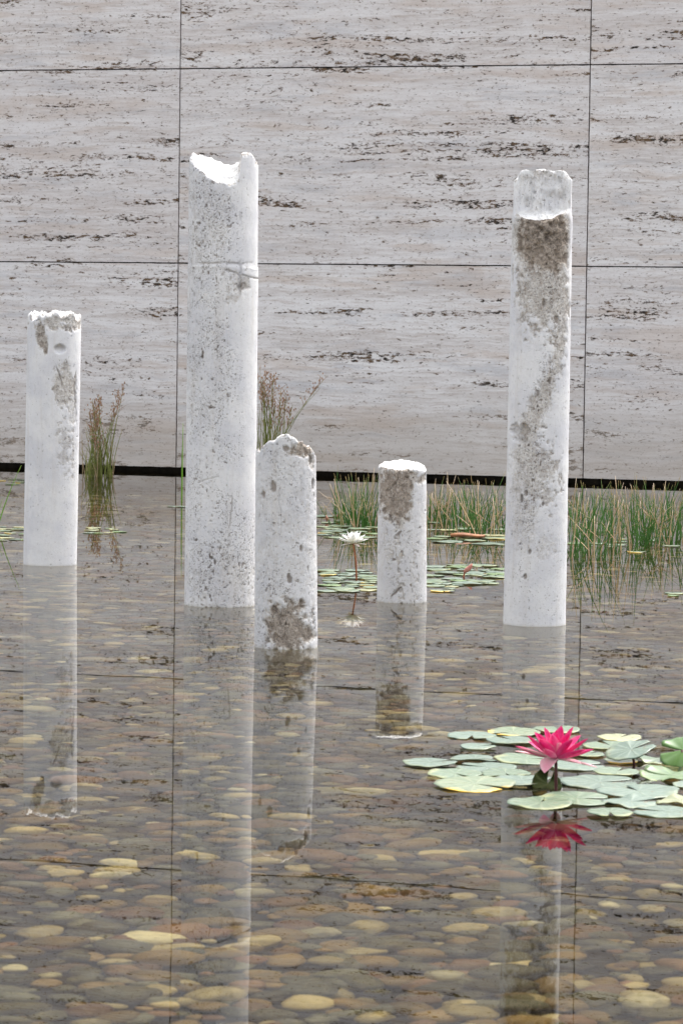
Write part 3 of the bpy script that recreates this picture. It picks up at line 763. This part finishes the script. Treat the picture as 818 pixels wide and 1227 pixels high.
near_pads = [
 (565, 881, 56, 'pad_blue', 'narrow blue-green pad with a front notch, furthest left in the back row', S-.1, {}),
 (572, 894, 41, 'pad_blue', 'small blue-green pad alone between the back row and the left group', .4, {}),
 (614, 877, 60, 'pad_yellow', 'pad with a bright orange-yellow edge behind the pink lily, at the back left', math.pi+.6, {}),
 (667, 874, 54, 'pad_green', 'pale green pad directly behind the pink lily, furthest back', 1.5, {}),
 (613, 887, 57, 'pad_blue', 'grey-green pad behind the left petals of the pink lily', 2.2, {}),
 (515, 914, 61, 'pad_blue', 'lone grey-green pad at the left tip of the near lily patch', .5, {}),
 (568, 909, 54, 'pad_blue', 'oval pad second from the left tip, its front edge lifted', .2, dict(curl=.006, cdir=S)),
 (583, 919, 70, 'pad_blue', 'long flat pad between the lifted pad and the yellow-edged front pad', 2.8, {}),
 (629, 909, 70, 'pad_green', 'broad pale pad under the left petals of the pink lily', .1, {}),
 (545, 927, 62, 'pad_green', 'light green pad in the left front of the patch, above the yellow edge', S+.5, {}),
 (605, 927, 56, 'pad_green', 'light green pad with a curled dark notch left of the pink lily stem', S+.2, dict(curl=.004, cdir=S)),
 (568, 940, 92, 'pad_yellow', 'large front left pad with a yellow left edge', S+1.0, {}),
 (624, 936, 68, 'pad_blue', 'blue-green pad with a wavy edge just left of the lily stem', .3, dict(curl=.006, cdir=0)),
 (731, 893, 62, 'pad_green', 'green pad to the right of the pink petals in the back row', 2.0, {}),
 (702, 903, 42, 'pad_green', 'small green pad tucked under the right petals', .8, {}),
 (690, 917, 66, 'pad_blue', 'grey-green pad beneath the right petals and white sepal', .2, {}),
 (745, 911, 40, 'pad_yellow', 'small orange-yellow pad peeping from under the raised leaf', 0, {}),
 (790, 910, 56, 'pad_green', 'torn pale green pad behind the curled bright leaf on the right', S+.2, dict(wav=.010)),
 (742, 884, 50, 'pad_pale', 'pale yellow-green pad in the back row behind the raised leaf', 1.0, {}),
 (739, 925, 53, 'pad_green', 'mid green pad in front of the raised leaf stem', 1.1, {}),
 (805, 929, 76, 'pad_lime', 'bright green pad with curled rim at the right edge', math.pi-.3, dict(curl=.010, cdir=math.pi, wav=.012)),
 (718, 937, 90, 'pad_blue', 'long flat grey-green pad right of the lily stem', .2, {}),
 (764, 948, 94, 'pad_blue', 'large blue-green pad with a deep notch at its back', math.pi/2+.4, dict(curl=.004, cdir=0)),
 (690, 957, 84, 'pad_green', 'green pad in front of the lily stem, partly over the lily reflection', .1, {}),
 (647, 962, 74, 'pad_green', 'large green front pad just left of the lily reflection', 1.2, {}),
 (755, 961, 64, 'pad_blue', 'bluish torn pad in front of the notched large one', .1, dict(wav=.008)),
 (730, 974, 52, 'pad_green', 'small heart-shaped green pad at the very front of the patch', S+.0, {}),
 (798, 972, 76, 'pad_blue', 'greyish front pad near the right edge of the patch', 2.9, {}),
 (816, 960, 62, 'pad_pale', 'pale yellow pad at the right edge, wavy rim', 2.9, dict(wav=.010)),
 (826, 940, 40, 'pad_blue', 'grey-green pad cut by the right picture edge', 1.0, {}),
]
for px, py, w, mt, lb, nt, kw in near_pads: pad(px, py, w*1.05, mt, lb, notch=nt, z=0.004, tilt=(random.uniform(0.02, 0.06), random.uniform(-0.02, 0.02)), **kw)
# raised leaf on its own stalk
P = at(757, 916, 0)
t = empty('lily_leaf', (P.x, P.y, 0)); tag(t, 'smooth blue-green lily leaf raised on a dark stalk, tilted, right of the pink lily', 'lily leaf')
V, F_, A = pad_geo(0.5*62*px_m(P.length), 0.3, 501, 0.004)
b = mesh_obj('leaf_blade', V, F_, M['pad_blue'], t, True, A, loc=(-0.003, 0.0, 0.030)); b.rotation_euler = (0.20, -0.24, 0)
V, F_, T_ = tube([(0, 0, -0.28), (0.006, 0, -0.1), (0.004, 0, 0), (-0.002, 0, 0.028)], 0.003, 0.0028); mesh_obj('stalk', V, F_, M['stemdark'], t)
# curled glossy leaf leaving the frame on the right
P = at(816, 916, 0)
t = empty('lily_leaf', (P.x, P.y, 0)); tag(t, 'deep green folded lily leaf standing above the pads at the right edge', 'lily leaf')
V, F_, A = pad_geo(0.052, 2.6, 502, 0.012, 0.02, 0.0)
b = mesh_obj('leaf_blade', V, F_, M['leaf_gloss'], t, True, A, loc=(0.004, 0.01, 0.028)); b.rotation_euler = (0.45, -0.42, 0)
V, F_, T_ = tube([(0, 0, -0.28), (-0.006, 0, -0.1), (0, 0, 0), (0.002, 0.008, 0.028)], 0.003, 0.0028); mesh_obj('stalk', V, F_, M['stemdark'], t)
# dark upturned leaf behind the pink lily's stem
P = at(660, 944, 0)
t = empty('lily_leaf', (P.x, P.y, 0)); tag(t, 'dark olive lily leaf turned on its edge behind the pink lily stem', 'lily leaf')
V, F_, A = pad_geo(0.030, 1.5, 503, 0.010, 0.02, 1.57)
b = mesh_obj('leaf_blade', V, F_, M['pad_under'], t, True, A, loc=(-0.006, 0.012, 0.006)); b.rotation_euler = (0.35, 0.25, 0)
V, F_, T_ = tube([(-0.004, 0.01, -0.28), (-0.006, 0.012, -0.1), (-0.006, 0.012, 0.004)], 0.0025, 0.0022); mesh_obj('stalk', V, F_, M['stemdark'], t)

# far pads: drifts over the back of the pond
ORD = ['first', 'second', 'third', 'fourth', 'fifth', 'sixth', 'seventh', 'eighth', 'ninth', 'tenth', 'eleventh', 'twelfth', 'thirteenth', 'fourteenth', 'fifteenth', 'sixteenth',
       'seventeenth', 'eighteenth', 'nineteenth', 'twentieth', 'twenty-first', 'twenty-second', 'twenty-third', 'twenty-fourth', 'twenty-fifth', 'twenty-sixth', 'twenty-seventh']
far = [  # x0, x1, y0, y1, n, mean width px, phrase
 (384, 450, 682, 708, 26, 27, 'in the drift below the white lily'),
 (514, 600, 676, 700, 26, 30, 'in the drift right of the short column'),
 (512, 548, 698, 708, 7, 24, 'at that drift\'s front edge'),
 (384, 450, 630, 645, 14, 28, 'behind the white lily'),
 (384, 440, 615, 628, 6, 24, 'among reeds behind the white lily'),
 (520, 600, 640, 652, 8, 36, 'in front of the middle reeds'),
 (514, 600, 622, 636, 6, 26, 'at the foot of the middle reeds'),
 (682, 716, 650, 655, 3, 28, 'beside the right column'),
 (730, 818, 640, 662, 9, 20, 'among the reeds on the right'),
 (802, 826, 709, 715, 3, 22, 'before the right-hand reeds'),
 (0, 30, 630, 648, 12, 18, 'left of the left column'),
 (96, 144, 632, 639, 9, 16, 'right of the left column'),
 (0, 30, 573, 581, 7, 14, 'far back at the left edge'),
 (203, 218, 606, 608, 2, 12, 'beside the tallest column\'s grass blade'),
]
adj = ['pale green', 'greyish green', 'yellow-green', 'lime green']
mts = ['pad_green', 'pad_blue', 'pad_yellow', 'pad_pale', 'pad_lime']
for x0, x1, y0, y1, n, w, ph in far:
    placed = []
    tries = 0
    while len(placed) < n and tries < 600:
        tries += 1
        X, Yp, ww = random.uniform(x0, x1), random.uniform(y0, y1), w*random.uniform(0.65, 1.3)
        if any(abs(X-a) < (ww+c)*0.40 and abs(Yp-b) < (ww+c)*0.04 for a, b, c in placed): continue
        placed.append((X, Yp, ww))
    placed.sort()
    for q, (X, Yp, ww) in enumerate(placed):
        mt = random.choices(mts, (6, 5, 0.7, 0.5, 1.2))[0] if x0 > 200 else random.choices(mts, (3, 1, 2, 4, 3))[0]
        ad = {'pad_green': 'light green', 'pad_blue': 'greyish green', 'pad_yellow': 'yellow-edged', 'pad_pale': 'pale yellow', 'pad_lime': 'fresh green'}[mt]
        sz = 'small' if ww < w*0.85 else 'wide' if ww > w*1.12 else 'mid-sized'
        o_, P_, r_ = pad(X, Yp, ww, mt, f'{sz} {ad} pad, {ORD[q]} from the left {ph}', group='lily pads drifting at the back of the pond', lod=True, wav=0.003)
# long rusty leaf lying on the pads by the reeds
P = at(560, 643, 0.008)
ang_ = np.linspace(0, 1, 9); V, F_ = [], []
for k, s_ in enumerate(ang_):
    hwid = 0.013*math.sin(math.pi*min(1, s_*0.96+0.02))**0.6
    V += [(-0.07+0.14*s_, -hwid, 0.004*math.sin(5*s_)), (-0.07+0.14*s_, hwid, 0.012+0.004*math.sin(5*s_)), (-0.07+0.14*s_, 0, -0.001)]
for k in range(8):
    a = 3*k; F_ += [(a, a+3, a+4, a+1), (a+2, a+1, a+4, a+5), (a, a+2, a+5, a+3)]
lf = mesh_obj('dead_leaf', V, F_, M['deadleaf'], None, True, loc=P); lf.rotation_euler = (0, 0, 0.15)
tag(lf, 'long rusty brown dead leaf lying on pads by the reeds', 'dead leaf')

# ------------------------------------------------------------------ flowers
def petal_geo(L, W, el0, el1, az, root=0.004, cup=0.25, nu=11, nv=7):
    V, F_, tt, ee = [], [], [], []
    x, z = root, 0.0
    pts = []
    for i in range(nu):
        s = i/(nu-1); pts.append((x, z)); el = el0+(el1-el0)*s
        x += math.cos(el)*L/(nu-1); z += math.sin(el)*L/(nu-1)
    for i, (px_, pz_) in enumerate(pts):
        s = i/(nu-1); el = el0+(el1-el0)*s
        w = W*0.5*(math.sin(math.pi*min(1, s**1.15*0.95+0.05))**0.7+0.02)
        for j in range(nv):
            t = j/(nv-1)*2-1
            lift = cup*w*(t*t)
            r_ = px_-math.sin(el)*lift; zz = pz_+math.cos(el)*lift; yy = w*t
            V.append((r_*math.cos(az)-yy*math.sin(az), r_*math.sin(az)+yy*math.cos(az), zz)); tt.append(s); ee.append(abs(t)**3)
    for i in range(nu-1):
        for j in range(nv-1):
            a = i*nv+j; F_.append((a, a+nv, a+nv+1, a+1))
    n0 = len(V)
    V2 = np.array(V); cen = V2.mean(0)
    V += [(v[0], v[1], v[2]-0.0005) for v in V]; tt += tt; ee += ee
    F_ += [tuple(n0+q for q in reversed(f)) for f in list(F_)]
    return V, F_, dict(t=tt, e=ee)
def flower(P, h, scale, whorls, label, cat, stem_m, lean, stamens=26, extra_p=()):
    root = empty('water_lily', (P.x, P.y, 0)); tag(root, label, cat)
    top = Vector((lean[0], lean[1], h))
    path = [Vector((lean[0]*-0.6, 0, -0.27)), Vector((0, 0, -0.1)), Vector((0, 0, 0)), Vector((lean[0]*0.25, lean[1]*.25, h*0.5)), top]
    V, F_, T_ = tube(path, 0.0036*scale, 0.003*scale, 10); mesh_obj('stem', V, F_, stem_m, root)
    for nm, n, L, W, e0, e1, mt, off, cup in whorls:
        for k in range(n):
            az = off+2*math.pi*k/n+random.uniform(-.12, .12)
            mt2 = random.choice(('pink', 'pink', 'pinkmid')) if mt == 'pink' else mt
            V, F_, A = petal_geo(L*scale*random.uniform(.90, 1.08), W*scale*random.uniform(.8, 1.05), math.radians(e0+random.uniform(-5, 5)), math.radians(e1+random.uniform(-6, 6)), az, 0.003*scale, cup)
            mesh_obj(nm, V, F_, M[mt2], root, True, A, loc=top)
    for nm, L, W, e0, e1, azd, mt, cup in extra_p:
        V, F_, A = petal_geo(L*scale, W*scale, math.radians(e0), math.radians(e1), math.radians(azd), 0.003*scale, cup)
        mesh_obj(nm, V, F_, M[mt], root, True, A, loc=top)
    SVv, SFf = [], []
    for k in range(stamens):
        a = random.uniform(0, 6.28); e = random.uniform(0.9, 1.5); L = random.uniform(.012, .02)*scale
        d = Vector((math.cos(a)*math.cos(e), math.sin(a)*math.cos(e), math.sin(e)))
        V, F_, T_ = tube([d*0.002, d*L*0.6, d*L], 0.0008*scale, 0.0005*scale, 5); b0 = len(SVv); SVv += [v+top for v in V]; SFf += [tuple(b0+q for q in f) for f in F_]
    mesh_obj('stamen_cluster', SVv, SFf, M['stamen'], root)
    V, F_, T_ = tube([top+Vector((0, 0, -0.003*scale)), top+Vector((0, 0, 0.002*scale)), top+Vector((0, 0, 0.006*scale))], 0.0045*scale, 0.006*scale, 10); mesh_obj('flower_base', V, F_, M['stemred'], root)
    return root
P = at(665.5, 946.5)
flower(P, 0.058, 1.0, [
    ('petal', 6, 0.073, 0.024, 8, 34, 'pink', 0.15, 0.6),
    ('petal', 7, 0.071, 0.024, 28, 50, 'pink', 0.55, 0.65),
    ('petal', 6, 0.065, 0.023, 50, 70, 'pink', 0.2, 0.7),
    ('petal', 4, 0.052, 0.015, 70, 82, 'pink', 0.0, 0.6),
    ], 'single open magenta-pink water lily on a short dark stem above the near pads', 'water lily', M['stemdark'], (-0.001, 0), extra_p=(
    ('sepal', 0.056, 0.030, -4, -42, 244, 'pinkpale', 0.5), ('petal', 0.074, 0.016, 6, 16, 178, 'pinkpale', 0.4), ('petal', 0.070, 0.018, 14, 24, 195, 'pinkpale', 0.4),
    ('sepal', 0.076, 0.013, -8, -12, 348, 'pinkpale', 0.4), ('sepal', 0.056, 0.020, -5, 0, 318, 'pinkpale', 0.4), ('sepal', 0.060, 0.02, -6, -10, 85, 'pinkpale', 0.4),
    ('petal', 0.042, 0.026, 48, 58, 277, 'pinkpale', 0.9), ('petal', 0.064, 0.025, 36, 48, 228, 'pinkmid', 0.6)))
P = at(427, 694)
flower(P, 0.120, 0.95, [
    ('petal', 9, 0.056, 0.017, 14, 22, 'white', 0.1, 0.3),
    ('petal', 9, 0.054, 0.017, 34, 42, 'white', 0.4, 0.35),
    ('petal', 8, 0.050, 0.016, 56, 66, 'white', 0.2, 0.4),
    ('petal', 6, 0.042, 0.010, 74, 84, 'white', 0.0, 0.4),
    ('sepal', 4, 0.050, 0.014, -8, -4, 'blush', 0.35, 0.3),
    ], 'open white water lily high on a rusty stem between the pointed and short columns', 'water lily', M['stemred'], (-0.012, 0), stamens=18)
def bud(px, py, L, h, rx, label, water_px=None):
    P = at(px, py); root = empty('lily_bud', (P.x, P.y, 0)); tag(root, label, 'flower bud', 'closed lily buds at the back of the pond')
    V, F_, T_ = tube([(0, 0, -0.25), (0, 0, 0), (0.003, 0, h)], 0.003, 0.003, 8); mesh_obj('stem', V, F_, M['stemred'], root)
    prof = [(0.0, .25), (.15, .75), (.35, 1), (.6, .85), (.85, .4), (1, .08)]
    n = 12; V, F_ = [], []
    for s, q in prof:
        for k in range(n):
            a = 2*math.pi*k/n; rr = L*0.28*q*(1+.10*math.cos(3*a)); V.append((rr*math.cos(a)+s*L*rx, rr*math.sin(a), s*L*math.sqrt(1-rx*rx)))
    for i in range(len(prof)-1):
        for k in range(n): a, b = i*n+k, i*n+(k+1) % n; F_.append((a, b, b+n, a+n))
    F_.append(tuple(range(n-1, -1, -1))); F_.append(tuple((len(prof)-1)*n+k for k in range(n)))
    mesh_obj('bud_petals', V, F_, M['bud'], root, loc=(0.003, 0, h))
bud(555, 691, 0.042, 0.012, 0.6, 'reddish pink bud leaning over pads right of the short column')
bud(403, 624, 0.034, 0.006, 0.3, 'larger pink bud among the reeds above the white lily')
bud(391, 625, 0.026, 0.003, -0.2, 'smaller pink bud beside the pointed column')

# ------------------------------------------------------------------ reeds and rushes
def blades(specs, taper=0.12):
    """specs: list of (base xyz, height, lean xy, width, bend) -> one mesh of 3-sided tapering blades"""
    V, F_, T_ = [], [], []
    n = 7
    for (bx, by_, bz), h, (lx, ly), w, bend in specs:
        b0 = len(V); a0 = random.uniform(0, 6.28)
        for i in range(n):
            s = i/(n-1)
            x = bx+lx*(s*(1-bend)+s*s*bend); y_ = by_+ly*(s*(1-bend)+s*s*bend); z = bz+h*s*(1-0.25*bend*s)
            r = w*0.5*(1-(1-taper)*s**1.6)
            for k in range(3):
                a = a0+2*math.pi*k/3; V.append((x+r*math.cos(a), y_+r*math.sin(a), z)); T_.append(s)
        for i in range(n-1):
            for k in range(3): p, q = b0+i*3+k, b0+i*3+(k+1) % 3; F_.append((p, q, q+3, p+3))
        F_.append((b0+(n-1)*3, b0+(n-1)*3+1, b0+(n-1)*3+2))
    return V, F_, T_
def reed_tuft(px, py, hpx, n, label, dry=0.3):
    P = at(px, py); k = px_m(P.length)
    root = empty('reed_clump', (P.x, P.y, 0)); tag(root, label, 'reeds', 'reeds growing along the back of the pond')
    g, d = [], []
    for i in range(n):
        h = hpx*k*(0.42+0.68*random.random()**0.8)*random.choice((1, 1, 1, 1.12))
        sp_ = 0.055
        lean = (random.gauss(0, 0.05)*(2.2 if random.random() < .15 else 1), random.gauss(0, 0.03))
        it = ((random.gauss(0, sp_), random.gauss(0, sp_), -0.12), h+0.12, lean, random.uniform(0.0045, 0.0080), random.uniform(0, .6))
        if random.random() < dry*0.72:
            if random.random() < 0.30:     # broken, lying over
                it = ((it[0][0], it[0][1], 0.0+random.uniform(0, .08)), h*0.45, (random.choice((-1, 1))*random.uniform(.05, .14), random.gauss(0, .05)), 0.005, 0.1)
            d.append(it)
        else: g.append(it)
    V, F_, T_ = blades(g, 0.2); mesh_obj('foliage', V, F_, M['blade'], root, True, dict(t=T_))
    if d: V, F_, T_ = blades(d, 0.3); mesh_obj('dry_foliage', V, F_, M['dry'], root, True, dict(t=T_))
def reed_row(x0, x1, n, ylo, yhi, toplo, tophi, dens, phrase, dry=0.3):
    for i in range(n):
        X = x0+(x1-x0)*(i+0.5)/n+random.uniform(-7, 7); Yp = random.uniform(ylo, yhi); dn_ = int(dens*random.choice((0.55, 0.8, 1.0, 1.3, 1.8)))
        top = random.uniform(toplo, tophi)
        hh = Yp-top
        tone = 'taller' if hh > (ylo+yhi)/2-(toplo+tophi)/2 else 'shorter'
        od = ['first', 'second', 'third', 'fourth', 'fifth', 'sixth', 'seventh', 'eighth', 'ninth', 'tenth', 'eleventh', 'twelfth', 'thirteenth', 'fourteenth'][i]
        reed_tuft(X, Yp, hh, dn_, f'{tone} green reed clump, {od} from the left {phrase}', dry)
reed_row(386, 424, 4, 606, 636, 578, 600, 9, 'right of the pointed column', 0.45)
reed_row(424, 456, 5, 622, 646, 560, 578, 26, 'just left of the short column', 0.22)
reed_row(508, 606, 11, 616, 646, 566, 586, 17, 'between short and right columns', 0.33)
reed_row(676, 826, 14, 634, 668, 572, 600, 17, 'in the right-hand front row', 0.28)
reed_row(684, 826, 9, 604, 626, 572, 592, 13, 'in the right-hand back row', 0.3)

def rush(px, py, stems, label):
    """stems: (top px x, top px y) list"""
    P = at(px, py); root = empty('rush_clump', (P.x, P.y, 0)); tag(root, label, 'rushes', 'flowering rushes by the wall')
    g, V2, F2, T2 = [], [], [], []
    stems = list(stems)+[(a+random.gauss(0, 5), b_+random.uniform(6, 40), random.random() < .3) for a, b_, c_ in stems if abs(a-px) < 25]
    for tx, ty, seed in stems:
        Tp = at_y(tx, ty, P.y+random.uniform(-.05, .05)); bx, by_ = random.gauss(0, 0.035), random.gauss(0, 0.03)
        lx, h = Tp.x-P.x-bx, Tp.z
        g.append(((bx, by_, -0.1), h+0.1, (lx, random.gauss(0, .03)), random.uniform(.005, .0075), 0.5)); g.append(((bx+random.gauss(0, .02), by_, -0.1), (h+0.1)*random.uniform(.5, .92), (lx*random.uniform(.4, 1.0), random.gauss(0, .03)), random.uniform(.005, .007), 0.5))
        if seed:
            m = random.randint(8, 14)
            sub = []
            for q in range(m):
                s = random.uniform(0.72, 1.0)
                x = bx+lx*(s*.5+s*s*.5); z = -0.1+(h+.1)*s*(1-.125*s)
                sub.append(((x, by_, z), random.uniform(.02, .05), (random.gauss(0, .022), random.gauss(0, .02)), 0.0042, .3))
                sub.append(((x+random.gauss(0, .014), by_, z+random.uniform(.01, .04)), 0.010, (0, 0), 0.0085, 0))
            V, F_, T_ = blades(sub, .6); b0 = len(V2); V2 += V; F2 += [tuple(b0+q for q in f) for f in F_]; T2 += T_
    for q in range(len(stems)):
        h = random.uniform(.12, .34); g.append(((random.gauss(0, .04), random.gauss(0, .03), -0.1), h+.1, (random.gauss(0, .05), 0), .005, .4))
    V, F_, T_ = blades(g, .35); mesh_obj('foliage', V, F_, M['rush'], root, True, dict(t=T_))
    V, F_, T_ = blades([((random.gauss(0, .035), random.gauss(0, .03), -.05), random.uniform(.12, .3), (random.gauss(0, .03), 0), .005, .3) for q in range(26)], .5)
    mesh_obj('dry_foliage', V, F_, M['dry'], root, True, dict(t=T_))
    sh = mesh_obj('seed_head', V2, F2, M['rushseed'], root, True, dict(t=T2)); sh['kind'] = 'stuff'
random.seed(21)
rush(119, 571, [(118, 458, 1), (112, 462, 1), (106, 480, 1), (123, 470, 1), (115, 480, 1), (150, 446, 1), (143, 455, 1), (109, 500, 0), (98, 520, 0), (128, 500, 0), (134, 480, 0), (121, 488, 1), (103, 492, 0), (116, 470, 1)],
     'brown-tipped rush clump at the wall foot right of the left column')
rush(322, 578, [(312, 418, 1), (318, 425, 1), (324, 432, 1), (331, 438, 1), (337, 446, 1), (343, 452, 1), (316, 440, 1), (328, 428, 1), (340, 462, 1), (388, 434, 1), (384, 445, 0), (312, 455, 0), (322, 460, 0), (334, 470, 0), (308, 430, 1)],
     'brown-tipped rush clump rising behind the pointed column')
# single bright blades
def single_blade(px, py, tips, label):
    P = at(px, py); g = []
    for tx, ty, w in tips:
        Tp = at_y(tx, ty, P.y); g.append(((0, 0, -.1), Tp.z+.1, (Tp.x-P.x, 0), w, .3))
    V, F_, T_ = blades(g, .15); o = mesh_obj('grass_blade', V, F_, M['blade2'], None, True, dict(t=T_), loc=(P.x, P.y, 0)); tag(o, label, 'grass blade')
single_blade(217.5, 601, [(219.5, 497, .010), (218, 530, .006)], 'bright green upright blade against the left side of the tallest column')
single_blade(-10, 632, [(26, 549, .008), (4, 590, .006)], 'slanting bright green blade entering at the left edge')
